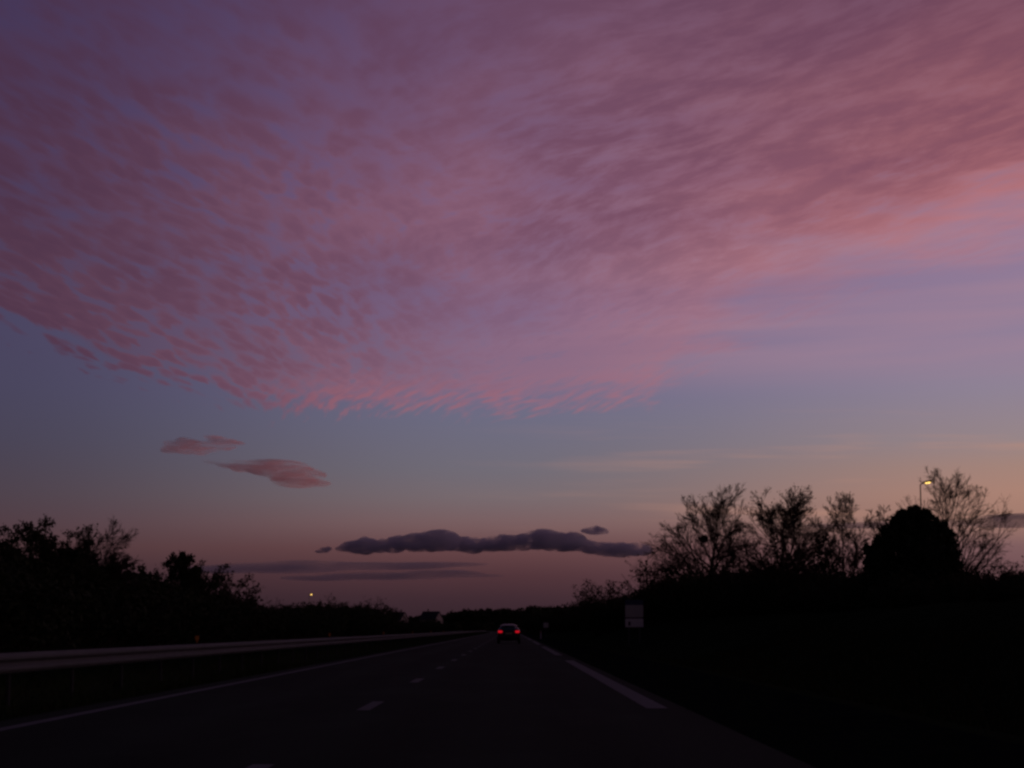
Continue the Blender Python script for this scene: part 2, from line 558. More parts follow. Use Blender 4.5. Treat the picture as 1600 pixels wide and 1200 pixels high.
road = slab(-6.15, 4.9, 0.0, -0.16).build('road', M['asphalt'])
tag(road, 'dark asphalt carriageway running straight ahead', kind='structure')
road2 = slab(-19.6, -9.2, 0.0, -0.16).build('opposite_carriageway', M['asphalt'])
tag(road2, 'opposite carriageway behind the guardrail', kind='structure')
strip(2.45, 4.9, -30, 1290, 0.003).build('shoulder', M['old_asphalt'], road)
XL, XD, XR = -5.63, -2.02, 2.05
strip(XL - 0.09, XL + 0.09, -10, 1250, 0.004).build('edge_line', M['paint'], road)
for k in range(-1, 24):
    y0 = 12.1 + 13.0 * k
    strip(XD - 0.09, XD + 0.09, y0, y0 + 3.0, 0.004).build('lane_dash', M['paint'], road)
for k in range(-1, 12):
    y0 = 25.7 + 52.0 * k
    strip(XR - 0.15, XR + 0.15, y0, y0 + 39.0, 0.004).build('shoulder_dash', M['paint'], road)
strip(-9.75, -9.57, -10, 1250, 0.004).build('edge_line', M['paint'], road2)
for k in range(-1, 20):
    y0 = 9.0 + 13.0 * k
    strip(-13.6, -13.42, y0, y0 + 3.0, 0.004).build('lane_dash', M['paint'], road2)
for k in range(0, 10):
    strip(-17.4, -17.1, 20 + 52.0 * k, 59 + 52.0 * k, 0.004).build('shoulder_dash', M['paint'], road2)

# ------------------------------------------------------------------ guardrail
XG = -7.5
rail = tag(empty('guardrail', (0, 0, 0)), 'long pale steel W-beam guardrail beside the left edge of the road', 'guardrail')
prof = [(0.000, 0.75), (0.030, 0.742), (0.072, 0.700), (0.080, 0.675), (0.072, 0.650), (0.012, 0.612), (0.0, 0.595), (0.012, 0.578), (0.072, 0.540),
        (0.080, 0.515), (0.072, 0.490), (0.030, 0.448), (0.000, 0.44)]
SEC = 12.0
for k in range(-1, 52):
    y0, y1 = k * SEC, (k + 1) * SEC + 0.12
    v, f = [], []
    off = 0.004 if k % 2 else 0.0
    for y in (y0, y1):
        for (dxp, z) in prof:
            v.append((XG + dxp + off + cx(y), y, z))
        for (dxp, z) in prof:
            v.append((XG + dxp + off - 0.004 + cx(y), y, z))
    n = len(prof)
    for i in range(n - 1):
        f.append((i, i + 1, 2 * n + i + 1, 2 * n + i))
        f.append((n + i + 1, n + i, 3 * n + i, 3 * n + i + 1))
    f += [(0, 2 * n, 3 * n, n), (n - 1, 2 * n - 1, 4 * n - 1, 3 * n - 1)]
    MB().add(v, f).build('rail_section', M['galv'], rail)
pm = MB().box((0, 0, 0.22), (0.05, 0.10, 0.92), 0.008)
pm.box((0.045, 0, 0.595), (0.06, 0.08, 0.2), 0.006)
post_me = pm.mesh('post')
rf = MB().box((0, 0, 0.10), (0.03, 0.02, 0.16), 0.004).box((0.0, -0.016, 0.13), (0.09, 0.012, 0.10), 0.004)
ref_me = rf.mesh('reflector')
post_of = {}
for k in range(-2, 76):
    y = 4.0 * k + 3.7
    p = link('post', post_me, M['old_steel'], rail, (XG - 0.085 + cx(y), y, 0))
    post_of[k] = p
for d in (43.7, 75.7, 107.7, 139.7, 171.7, 203.7):
    k = int(round((d - 3.7) / 4))
    link('reflector', ref_me, M['amber'], post_of[k], (0.09, 0, 0.76))

# ------------------------------------------------------------------ vegetation builders
def rnd_dirs(rng, n):
    a = rng.normal(size=(n, 3))
    return a / np.linalg.norm(a, axis=1, keepdims=True)


def unit(a):
    return a / np.maximum(np.linalg.norm(a, axis=-1, keepdims=True), 1e-9)


def chain(rng, p0, d, L, k, up=0.0, jit=0.06, side=None):
    """n curved polylines: start p0 (n,3), direction d (n,3), length L (n,)."""
    n = len(p0)
    P = np.zeros((n, k, 3)); P[:, 0] = p0
    d = unit(d)
    st = (L / (k - 1))[:, None]
    for i in range(1, k):
        d = unit(d + rng.normal(size=(n, 3)) * jit + np.array([0, 0, up / (k - 1)]) + (side if side is not None else 0))
        P[:, i] = P[:, i - 1] + d * st
    return P


def spawn(rng, P, Rr, m, t0, t1, ang, ratio, k, up, jit, rr, mode=None, minr=0.004):
    """m children on every polyline."""
    n, kk, _ = P.shape
    idx = np.repeat(np.arange(n), m)
    t = rng.uniform(t0, t1, n * m) if mode is None else np.tile(np.linspace(t0, t1, m), n) + rng.normal(size=n * m) * 0.02
    t = np.clip(t, 0, 0.999)
    f = t * (kk - 1)
    i0 = f.astype(int)
    fr = (f - i0)[:, None]
    a, b = P[idx, i0], P[idx, i0 + 1]
    p0 = a * (1 - fr) + b * fr
    tan = unit(b - a)
    perp = rnd_dirs(rng, n * m)
    perp = unit(perp - tan * (perp * tan).sum(1, keepdims=True))
    an = np.radians(rng.normal(ang, 9, n * m))[:, None]
    d = tan * np.cos(an) + perp * np.sin(an)
    plen = np.linalg.norm(np.diff(P, axis=1), axis=2).sum(1)[idx]
    L = plen * ratio * rng.uniform(0.65, 1.2, n * m) * (1.15 - 0.55 * t)
    Q = chain(rng, p0, d, L, k, up, jit)
    r0 = (Rr[idx, i0] * (1 - fr[:, 0]) + Rr[idx, i0 + 1] * fr[:, 0]) * rr
    QR = np.maximum(r0[:, None] * np.linspace(1, 0.35, k)[None], minr)
    return Q, QR


def tubes(groups):
    """groups: (P (n,k,3), R (n,k), sides) -> verts, quads"""
    Vs, Fs, off = [], [], 0
    for P, Rr, s in groups:
        n, k, _ = P.shape
        T = np.zeros_like(P)
        T[:, 1:-1] = P[:, 2:] - P[:, :-2]
        T[:, 0] = P[:, 1] - P[:, 0]; T[:, -1] = P[:, -1] - P[:, -2]
        T = unit(T)
        ref = np.where(np.abs(T[..., 2:3]) < 0.9, np.array([0, 0, 1.0]), np.array([1.0, 0, 0]))
        A = unit(np.cross(T, ref)); B = np.cross(T, A)
        w = np.arange(s) * 2 * math.pi / s
        ringv = P[:, :, None] + Rr[:, :, None, None] * (A[:, :, None] * np.cos(w)[:, None] + B[:, :, None] * np.sin(w)[:, None])
        Vs.append(ringv.reshape(-1, 3))
        base = (np.arange(n) * k * s)[:, None, None] + (np.arange(k - 1) * s)[None, :, None]
        i, j = np.arange(s), (np.arange(s) + 1) % s
        q = np.stack([base + i, base + j, base + s + j, base + s + i], -1).reshape(-1, 4) + off
        Fs.append(q)
        off += n * k * s
    return np.concatenate(Vs), np.concatenate(Fs)


def leaves(rng, pts, size, flat=0.0):
    """A small four-cornered leaf at every point."""
    n = len(pts)
    a = rnd_dirs(rng, n); b = unit(np.cross(a, rnd_dirs(rng, n)))
    s = size * rng.uniform(0.6, 1.4, (n, 1))
    V = np.stack([pts - a * s, pts + b * s * 0.55, pts + a * s, pts - b * s * 0.55], 1).reshape(-1, 3)
    F = np.arange(n * 4).reshape(-1, 4)
    return V, F


def bare_tree(seed, H, trunk_r, limbs, t0, ang, lim_ratio, shape, up=0.35, lean=(0, 0), m2=7, m3=6, m4=4, leafn=0, leafs=0.07, stems=1, twig_r=0.006, spread=0.0, sidew=None, lead=0.93):
    """A leafless deciduous tree: (trunk mesh, crown mesh). shape(t) scales limb length by height."""
    rng = np.random.default_rng(seed)
    p0 = np.zeros((stems, 3)); d0 = np.tile(np.array([lean[0], lean[1], 1.0]), (stems, 1))
    if stems > 1:
        w = np.arange(stems) * 2 * math.pi / stems + rng.uniform(0, 6)
        d0[:, 0] += np.cos(w) * spread; d0[:, 1] += np.sin(w) * spread
        p0[:, 0] += np.cos(w) * 0.15; p0[:, 1] += np.sin(w) * 0.15
    p0[:, 2] = -0.3
    L0 = np.full(stems, H * lead + 0.3) * rng.uniform(0.86, 1.0, stems)
    T = chain(rng, p0, d0, L0, 10, 0.5 if stems > 1 else 0.1, 0.05)
    TR = np.tile(trunk_r * np.array([1.35, 1.0, 0.9, 0.8, 0.7, 0.58, 0.46, 0.34, 0.22, 0.10]), (stems, 1))
    n = stems
    idx = np.repeat(np.arange(n), limbs)
    t = np.tile(np.linspace(t0, 0.985, limbs), n)
    f = t * 9; i0 = np.minimum(f.astype(int), 8); fr = (f - i0)[:, None]
    q0 = T[idx, i0] * (1 - fr) + T[idx, i0 + 1] * fr
    w = np.tile(np.arange(limbs) * 2.4, n) + rng.normal(size=n * limbs) * 0.4
    an = np.radians(np.array([ang(x) for x in t]) + rng.normal(size=n * limbs) * 7)
    d = np.stack([np.cos(w) * np.sin(an), np.sin(w) * np.sin(an), np.cos(an)], 1)
    if sidew is not None:
        d[:, 0] = np.abs(d[:, 0]) * np.where(rng.uniform(size=len(d)) < sidew, 1, -1)
    L = H * lim_ratio * np.array([shape(x) for x in t]) * rng.uniform(0.8, 1.15, n * limbs)
    P1 = chain(rng, q0, d, L, 7, up, 0.07)
    r1 = np.clip((TR[idx, i0]) * 0.45, 0.012, None)
    R1 = r1[:, None] * np.linspace(1, 0.22, 7)[None]
    P2, R2 = spawn(rng, P1, R1, m2, 0.18, 1.0, 34, 0.44, 5, up * 0.7, 0.08, 0.6, minr=twig_r * 1.3)
    P3, R3 = spawn(rng, P2, R2, m3, 0.12, 1.0, 27, 0.60, 4, up * 0.4, 0.06, 0.62, minr=twig_r)
    grp = [(P1, R1, 5), (P2, R2, 4), (P3, R3, 3)]
    last = P3
    if m4:
        P4, R4 = spawn(rng, P3, R3, m4, 0.10, 0.95, 24, 0.72, 3, up * 0.2, 0.06, 0.66, minr=twig_r)
        grp.append((P4, R4, 3)); last = P4
    Vc, Fc = tubes(grp)
    Fl = [Fc]
    if leafn:
        pk = rng.integers(0, len(last), leafn)
        pts = last[pk, -1] + rng.normal(size=(leafn, 3)) * 0.08
        Vl, Fq = leaves(rng, pts, leafs)
        Fl = [np.concatenate([Fc, Fq + len(Vc)])]
        Vc = np.concatenate([Vc, Vl])
    Vt, Ft = tubes([(T, TR, 8)])
    kz = H / np.percentile(Vc[:, 2], 99.7)
    Vc = Vc * kz; Vt = Vt * kz
    return mesh_np('trunk', Vt, [Ft]), mesh_np('crown', Vc, Fl), T


def bush_mesh(seed, H, W, stems=46, m2=8, m3=5, leafn=2600, leafs=0.07, twig_r=0.006, up=0.5, round_=0.6):
    """A thicket of stems from the ground with small leaves: (stem mesh, foliage mesh)."""
    rng = np.random.default_rng(seed)
    w = rng.uniform(0, 2 * math.pi, stems); rr = np.sqrt(rng.uniform(0, 1, stems)) * W * 0.28
    p0 = np.stack([np.cos(w) * rr, np.sin(w) * rr, np.full(stems, -0.25)], 1)
    tilt = rr / (W * 0.28)
    d = np.stack([np.cos(w) * tilt * round_, np.sin(w) * tilt * round_, np.ones(stems)], 1) + rng.normal(size=(stems, 3)) * 0.12
    L = H * rng.uniform(0.55, 0.92, stems) * (1 - 0.22 * tilt) + 0.25
    P1 = chain(rng, p0, d, L, 6, up * 0.3, 0.10)
    R1 = np.linspace(0.028, 0.007, 6)[None] * np.ones((stems, 1))
    P2, R2 = spawn(rng, P1, R1, m2, 0.12, 1.0, 36, 0.38, 4, up * 0.5, 0.14, 0.6, minr=twig_r)
    P3, R3 = spawn(rng, P2, R2, m3, 0.15, 1.0, 36, 0.5, 3, up * 0.3, 0.15, 0.7, minr=twig_r)
    Vs, Fs = tubes([(P1, R1, 4)])
    Vc, Fc = tubes([(P2, R2, 3), (P3, R3, 3)])
    pk = rng.integers(0, len(P3), leafn)
    pts = P3[pk, rng.integers(1, 3, leafn)] + rng.normal(size=(leafn, 3)) * 0.07
    Vl, Fl = leaves(rng, pts, leafs)
    kz = H / np.percentile(Vc[:, 2], 99.5)
    Vs = Vs * kz; Vc = Vc * kz; Vl = Vl * kz
    return mesh_np('stems', Vs, [Fs]), mesh_np('foliage', np.concatenate([Vc, Vl]), [np.concatenate([Fc, Fl + len(Vc)])])


def leafy_crown(seed, lobes, nleaf, size, shell=0.35):
    """Leaf faces spread through a set of ellipsoid lobes (centre, radii)."""
    rng = np.random.default_rng(seed)
    vol = np.array([r[0] * r[1] * r[2] for _, r in lobes]) ** 0.67
    cnt = (nleaf * vol / vol.sum()).astype(int)
    P = []
    for (c, r), n in zip(lobes, cnt):
        d = rnd_dirs(rng, n)
        rad = 1 - shell * rng.uniform(0, 1, (n, 1)) ** 1.5
        bumpy = 1 + 0.13 * np.sin(d[:, :1] * 7 + c[0] * 5) * np.sin(d[:, 1:2] * 6 + c[2]) + 0.10 * np.sin(d[:, 2:] * 11 + d[:, :1] * 8)
        P.append(np.array(c) + d * np.array(r) * rad * bumpy + rng.normal(size=(n, 3)) * 0.05 * r[0])
    return leaves(rng, np.concatenate(P), size)


def lumpy_core(lobes, k=0.72, n=10):
    """Closed inner masses that keep a dense evergreen opaque."""
    Vs, Fs, off = [], [], 0
    for c, r in lobes:
        th = np.linspace(0, math.pi, n); ph = np.arange(n) * 2 * math.pi / n
        g = np.array([[(math.sin(a) * math.cos(b), math.sin(a) * math.sin(b), math.cos(a)) for b in ph] for a in th])
        Vs.append((np.array(c) + g * np.array(r) * k).reshape(-1, 3))
        i, j = np.meshgrid(np.arange(n - 1), np.arange(n), indexing='ij')
        q = np.stack([i * n + j, i * n + (j + 1) % n, (i + 1) * n + (j + 1) % n, (i + 1) * n + j], -1).reshape(-1, 4)
        Fs.append(q + off); off += n * n
    return np.concatenate(Vs), np.concatenate(Fs)


def plant_tree(name, meshes, mats, loc, label, cat='tree', group=None, rz=0.0, parts=('trunk', 'crown'), s=1.0):
    e = empty(name, loc, rz)
    e.scale = (s, s, s)
    for pn, me, m in zip(parts, meshes, mats):
        link(pn, me, m, e)
    tag(e, label, cat, group)
    return e


def on_ground(pxl, pyl_top, d):
    """Base point below a photo pixel and the height that reaches it."""
    p = at(pxl, pyl_top, d)
    z = bank(p.x, d)
    return Vector((p.x, d, z)), p.z - z


# ------------------------------------------------------------------ trees on the right bank
BT = (M['bark'], M['twig'])
b, H = on_ground(1103, 760, 138)
tk, cr, T1 = bare_tree(11, H, 0.24, 28, 0.14, lambda t: 66 - 40 * t, 0.50, lambda t: 1.0 - 0.34 * t, up=0.16, lead=0.72, m2=8, m3=6, m4=5, leafn=700, leafs=0.06, twig_r=0.0085)
t1 = plant_tree('bare_tree', (tk, cr), BT, b, 'bare round-crowned tree with a dark clump on its trunk, right of the sign')
rng = np.random.default_rng(5)
pm_ = np.array(at(1100, 842, 138) - b)
Q_ = chain(rng, np.tile(pm_, (420, 1)), rnd_dirs(rng, 420), rng.uniform(0.25, 0.42, 420), 4, -0.1, 0.25)
V_, F_ = tubes([(Q_, np.full(Q_.shape[:2], 0.012), 3)])
link('twig_clump', mesh_np('twig_clump', V_, [F_]), M['twig'], t1)

b, H = on_ground(1212, 764, 112)
tk, cr, _ = bare_tree(23, H, 0.19, 27, 0.26, lambda t: 60 - 24 * t, 0.42, lambda t: 0.70 + 0.42 * math.sin(t * 3.0), up=0.04, lead=0.66, m2=8, m3=6, m4=5, leafn=1900, leafs=0.06, twig_r=0.008)
plant_tree('leafy_tree', (tk, cr), BT, b, 'umbrella-crowned tree with tufted twig ends, tallest before the dark evergreen')

b, H = on_ground(1318, 772, 96)
tk, cr, _ = bare_tree(37, H, 0.085, 16, 0.28, lambda t: 52 - 18 * t, 0.33, lambda t: 0.95, up=0.12, stems=4, spread=0.50, m2=7, m3=5, m4=4, leafn=700, leafs=0.05, twig_r=0.0075)
plant_tree('thin_tree', (tk, cr), BT, b, 'thin multi-stemmed bare tree just left of the dark evergreen')

b, H = on_ground(1492, 731, 82)
tk, cr, _ = bare_tree(41, H, 0.14, 30, 0.10, lambda t: 58 - 34 * t, 0.70, lambda t: 1.0 - 0.48 * t, up=0.06, lead=0.84, m2=7, m3=6, m4=3, twig_r=0.0062, sidew=0.62)
plant_tree('bare_tree', (tk, cr), BT, b, 'tall bare tree with straight fanning branches behind the right street lamp')

# the dark evergreen: peaked, long slope to the left, a shoulder on the right
b, H = on_ground(1422, 793, 74)
kpx = 74 / FPX
lob = [((ox - 1422) * kpx, at(ox, oy, 74).z - b.z, rx * kpx, ry * kpx) for ox, oy, rx, ry in
       ((1426, 806, 12, 12), (1440, 811, 14, 12), (1406, 816, 16, 16), (1414, 824, 22, 22), (1392, 842, 24, 24), (1370, 874, 24, 30), (1442, 832, 26, 24), (1468, 834, 18, 20), (1480, 862, 17, 36),
        (1438, 872, 54, 50), (1424, 925, 74, 62), (1482, 915, 22, 44), (1362, 912, 18, 30))]
lob = [((x, 0.0, z), (rx, rx * 0.9, rz_)) for x, z, rx, rz_ in lob]
rgE = random.Random(12)
base_l = list(lob)
for i in range(90):                                    # boughs standing out of the mass
    (cx_, cy_, cz_), (ra, rb, rc) = rgE.choice(base_l)
    a_, e_ = rgE.uniform(0, 6.28), rgE.uniform(-0.3, 1.3)
    rr_ = rgE.uniform(3.0, 7.5) * kpx
    lob.append(((cx_ + math.cos(a_) * math.cos(e_) * ra * 0.95, cy_ + math.sin(a_) * math.cos(e_) * rb * 0.95, cz_ + math.sin(e_) * rc * 0.95), (rr_, rr_, rr_ * rgE.uniform(0.9, 1.8))))
Vl, Fl = leafy_crown(3, lob, 24000, 0.085, 0.5)
Vk, Fk = lumpy_core(lob, 0.74, 12)
crown = mesh_np('crown', np.concatenate([Vl, Vk]), [np.concatenate([Fl, Fk + len(Vl)])])
Vt, Ft = tubes([(np.array([[[0, 0, -0.3], [0.03, 0, H * 0.2], [0, 0.02, H * 0.5], [0, 0, H * 0.8]]]), np.array([[0.2, 0.16, 0.11, 0.05]]), 8)])
plant_tree('evergreen_tree', (mesh_np('trunk', Vt, [Ft]), crown), (M['bark'], M['evergreen']), b, 'solid black rounded evergreen below the right street lamp')

# undergrowth kinds, shared
BUSH = [bush_mesh(100 + i, 2.2, 2.6, stems=46, leafn=2600 + 500 * i, leafs=0.075, round_=0.5 + 0.1 * i) for i in range(4)]
SHRUB = [bush_mesh(140 + i, 3.6, 3.0, stems=40, leafn=1700 + 800 * i, leafs=0.07, round_=0.42 + 0.12 * i) for i in range(3)]


def bush_at(pxl, ptop, d, kinds, label, group, k, cat='bush', name='bush', mats=None, wide=1.0):
    b_, h_ = on_ground(pxl, ptop, d)
    st, fo = kinds[k % len(kinds)]
    base_h = 2.2 if kinds is BUSH else 3.6
    e = empty(name, b_, k * 1.7)
    s = h_ / base_h
    e.scale = (s * wide, s * wide, s)
    link('stems', st, M['bark'], e)
    link('foliage', fo, (mats or M['leaf']), e)
    tag(e, label, cat, group)
    return e


# shrubs standing in front of the right-hand trees (photo x, top y, distance)
bush_at(1040, 848, 152, SHRUB, 'leafy shrub reaching left towards the dark cloud, at foot of round-crowned bare tree', None, 0, 'shrub', 'shrub', M['dry_leaf'])
bush_at(1165, 862, 122, SHRUB, 'thick shrub between the round-crowned and the umbrella-crowned tree', None, 1, 'shrub', 'shrub', M['dry_leaf'])
bush_at(1268, 838, 104, SHRUB, 'ragged shrub between the umbrella-crowned tree and the thin multi-stemmed tree', None, 2, 'shrub', 'shrub', M['dry_leaf'])
bush_at(1542, 874, 62, SHRUB, 'small tufted shrub right of the dark evergreen', None, 0, 'shrub', 'shrub')
bush_at(1606, 868, 58, SHRUB, 'shrub cut by the right edge of the picture', None, 1, 'shrub', 'shrub', M['dry_leaf'])
bush_at(948, 910, 190, SHRUB, 'lone dark shrub rising left of and behind the road sign', None, 2, 'shrub', 'shrub')
bush_at(992, 918, 178, SHRUB, 'shrub directly behind the road sign', None, 0, 'shrub', 'shrub')
rnd = random.Random(8)
k = 0
gl = 'low dark scrub bush in the black thicket along the right bank'
for row, (dx0, top0) in enumerate(((0.0, 0), (2.2, -6), (4.6, -10))):
    d = 52.0
    while d < 172:
        X = 15.2 + dx0 + rnd.uniform(-0.8, 0.8)
        pxl = 798 + X / d * FPX * 0.991
        if pxl < 1680:
            ptop = {0: 905, 1: 902, 2: 899}[row] + rnd.uniform(-9, 9)
            ptop += max(0, (1130 - pxl)) * 0.10
            bush_at(pxl, ptop, d, BUSH, gl, 'scrub bushes on the right bank', k, wide=1.15)
            k += 1
        d += (2.6 + rnd.uniform(0, 1.2)) * (1 + (d - 52) / 160)
gl = 'small far scrub bush in the row along the right verge beyond the sign'
d = 176.0
while d < 620:
    X = 13.6 + rnd.uniform(-1.5, 2.0) + cx(d)
    pxl = 798 + X / d * FPX * 0.991
    bush_at(pxl, 936 + min(18, (d - 176) * 0.07) + rnd.uniform(-6, 5), d, BUSH, gl, 'scrub bushes along the far right verge', k, wide=1.5)
    k += 1
    d += 4 + (d - 170) * 0.045

# ------------------------------------------------------------------ trees and hedge on the left
b, H = on_ground(24, 815, 92)
tk, cr, _ = bare_tree(61, H, 0.15, 26, 0.12, lambda t: 68 - 34 * t, 0.52, lambda t: 1.0 - 0.12 * t, up=0.1, lead=0.60, m2=8, m3=7, leafn=19000, leafs=0.085, twig_r=0.009)
plant_tree('leafy_tree', (tk, cr), (M['bark'], M['leaf']), b, 'dense dark leafy tree at the left edge of the picture')
b, H = on_ground(140, 820, 104)
tk, cr, _ = bare_tree(67, H, 0.14, 30, 0.10, lambda t: 72 - 40 * t, 0.60, lambda t: 1.0 - 0.15 * t, up=0.12, lead=0.58, m2=9, m3=7, m4=5, leafn=1500, leafs=0.06, twig_r=0.0085)
plant_tree('bare_tree', (tk, cr), BT, b, 'rounded bare tree with a fine twig crown next to the leftmost leafy tree')
b, H = on_ground(84, 822, 97)
tk, cr, _ = bare_tree(71, H, 0.11, 22, 0.12, lambda t: 70 - 34 * t, 0.62, lambda t: 1.0 - 0.12 * t, up=0.12, lead=0.6, m2=8, m3=7, leafn=15000, leafs=0.085, twig_r=0.009)
plant_tree('leafy_tree', (tk, cr), (M['bark'], M['leaf']), b, 'lower leafy tree in front of the two left-hand crowns')
b, H = on_ground(285, 866, 136)
tk, cr, _ = bare_tree(73, H, 0.12, 30, 0.08, lambda t: 74 - 50 * t, 0.80, lambda t: max(0.03, 1.0 - 1.02 * t), up=0.05, lead=0.98, m2=8, m3=7, leafn=9000, leafs=0.09, twig_r=0.011)
plant_tree('pointed_tree', (tk, cr), (M['bark'], M['leaf']), b, 'pointed cone-shaped tree with a thin spire left of the far street lamp')
bush_at(210, 902, 118, SHRUB, 'shrub filling the dip left of the pointed tree', None, 1, 'shrub', 'shrub')
bush_at(345, 894, 155, SHRUB, 'broad shrub right of the pointed tree', None, 2, 'shrub', 'shrub', wide=1.15)
bush_at(318, 914, 148, SHRUB, 'lower shrub between the pointed tree and the broad shrub', None, 0, 'shrub', 'shrub')
bush_at(423, 938, 190, SHRUB, 'small spiky shrub on the hedge left of the far street lamp', None, 0, 'shrub', 'shrub')
bush_at(508, 936, 250, SHRUB, 'narrow shrub just right of the far street lamp pole', None, 1, 'shrub', 'shrub')
bush_at(556, 944, 300, SHRUB, 'left one of the round shrubs before the far houses', None, 2, 'shrub', 'shrub', wide=1.2)
bush_at(578, 936, 315, SHRUB, 'middle and highest of the round shrubs before the far houses', None, 0, 'shrub', 'shrub', wide=1.3)
gl = 'low dark bush in the hedge along the left side of the road'
for row in range(2):
    d = 80.0
    while d < 700:
        X = -24.5 - 2.0 * row + rnd.uniform(-0.7, 0.7) + cx(d)
        pxl = 798 + X / d * FPX * 0.991
        if pxl > -80:
            if pxl < 400:
                top = 913 + max(0, pxl - 200) * 0.165 - (26 if pxl < 180 else 0)
            elif pxl < 588:
                top = 951
            elif pxl < 712:
                top = 974
            else:
                top = 966
            bush_at(pxl, top + rnd.uniform(-6, 6), d, BUSH, gl, 'hedge bushes on the left', k, wide=1.3)
            k += 1
        d += 2.6 + (d - 80) * 0.030 + rnd.uniform(0, 0.8)

# ------------------------------------------------------------------ far wood across the end of the road
def far_crown(rng, c, w, h, n, size):
    d = rnd_dirs(rng, n)
    rad = rng.uniform(0.35, 1.0, (n, 1)) ** 0.5
    P = np.array(c) + d * np.array([w, w, h]) * rad
    return leaves(rng, P, size)


rng = np.random.default_rng(77)
Vs, Fs, off = [], [], 0
for i in range(330):
    d = rng.uniform(1150, 1500)
    pxl = rng.uniform(560, 1180)
    top = 957 - 7 * math.exp(-((pxl - 850) / 90.0) ** 2) + rng.normal() * 2.0 + (9 if pxl < 640 else 6 if pxl < 700 else 0)
    p = at(pxl, top, d)
    H = p.z
    w = H * rng.uniform(0.28, 0.42)
    V1, F1 = far_crown(rng, (p.x, d, H * 0.60), w, H * 0.42, 230, 1.0)
    Vs.append(V1); Fs.append(F1 + off); off += len(V1)
    V1, F1 = far_crown(rng, (p.x + rng.normal() * 4, d - 10, H * 0.16), w * 1.8, H * 0.24, 170, 1.1)
    Vs.append(V1); Fs.append(F1 + off); off += len(V1)
    tp = np.array([[[p.x, d, -1.0], [p.x, d, H * 0.4], [p.x, d, H * 0.8]]])
    V2, F2 = tubes([(tp, np.array([[0.3, 0.22, 0.1]]), 4)])
    Vs.append(V2); Fs.append(F2 + off); off += len(V2)
wood = link('distant_wood', mesh_np('distant_wood', np.concatenate(Vs), [np.concatenate(Fs)]), M['leaf'])
tag(wood, 'far dark wood closing the end of the road', 'wood', kind='stuff')

# ------------------------------------------------------------------ far houses
def house(pxl, ptop, d, wpx, label, depth=8.0, chim=0.3):
    p = at(pxl, ptop, d)
    L = wpx / FPX * d
    zr = p.z
    e = empty('house', (p.x, d, 0.0), R(-24))
    eave = zr * 0.62
    hw = depth / 2
    v = [(-L / 2, -hw, -0.5), (L / 2, -hw, -0.5), (L / 2, hw, -0.5), (-L / 2, hw, -0.5), (-L / 2, -hw, eave), (L / 2, -hw, eave), (L / 2, hw, eave), (-L / 2, hw, eave),
         (-L / 2, 0, zr - 0.15), (L / 2, 0, zr - 0.15)]
    MB().add(v, [(0, 1, 5, 4), (2, 3, 7, 6), (1, 2, 6, 9, 5), (3, 0, 4, 8, 7)]).build('wall', M['render_wall'], e)
    ro = MB()
    th = 0.25
    for s in (-1, 1):
        yo = s * (hw + 0.4); ze = eave - 0.4 * (zr - eave) / hw
        a = [(-L / 2 - .4, yo, ze), (L / 2 + .25, yo, ze), (L / 2 + .25, 0, zr), (-L / 2 - .4, 0, zr)]
        bq = [(x, y, z + th) for x, y, z in a]
        ro.add(a + bq, [(3, 2, 1, 0), (4, 5, 6, 7), (0, 1, 5, 4), (1, 2, 6, 5), (3, 0, 4, 7)])
    roof = ro.build('roof', M['roof'], e)
    MB().box((L * chim, 0, zr + 0.5), (0.6, 0.6, 1.5), 0.05).box((L * chim, 0, zr + 1.28), (0.72, 0.72, 0.12), 0.02).build('chimney', M['render_wall'], roof)
    for i, xx in enumerate((-L * .3, 0.0, L * .3)):
        w_ = MB().box((xx, -hw - 0.02, eave * 0.72), (1.1, 0.08, 1.3), 0.02).build('window', M['white_post'], e)
        MB().box((xx, -hw - 0.065, eave * 0.72), (0.9, 0.02, 1.1)).build('pane', M['glass'], w_)
    w_ = MB().box((L / 2 + 0.02, 0, eave * 0.80), (0.08, 1.0, 1.3), 0.02).build('window', M['white_post'], e)
    MB().box((L / 2 + 0.065, 0, eave * 0.80), (0.02, 0.8, 1.1)).build('pane', M['glass'], w_)
    MB().box((L * .15, -hw - 0.02, 1.0), (1.0, 0.08, 2.1), 0.02).build('door', M['wood_door'], e)
    tag(e, label, 'house')


house(620, 957, 820, 27, 'far house with dark roof and pale gable, the left of two')
house(674, 956, 860, 27, 'far house with dark roof and pale gable, the right of two', chim=-0.2)

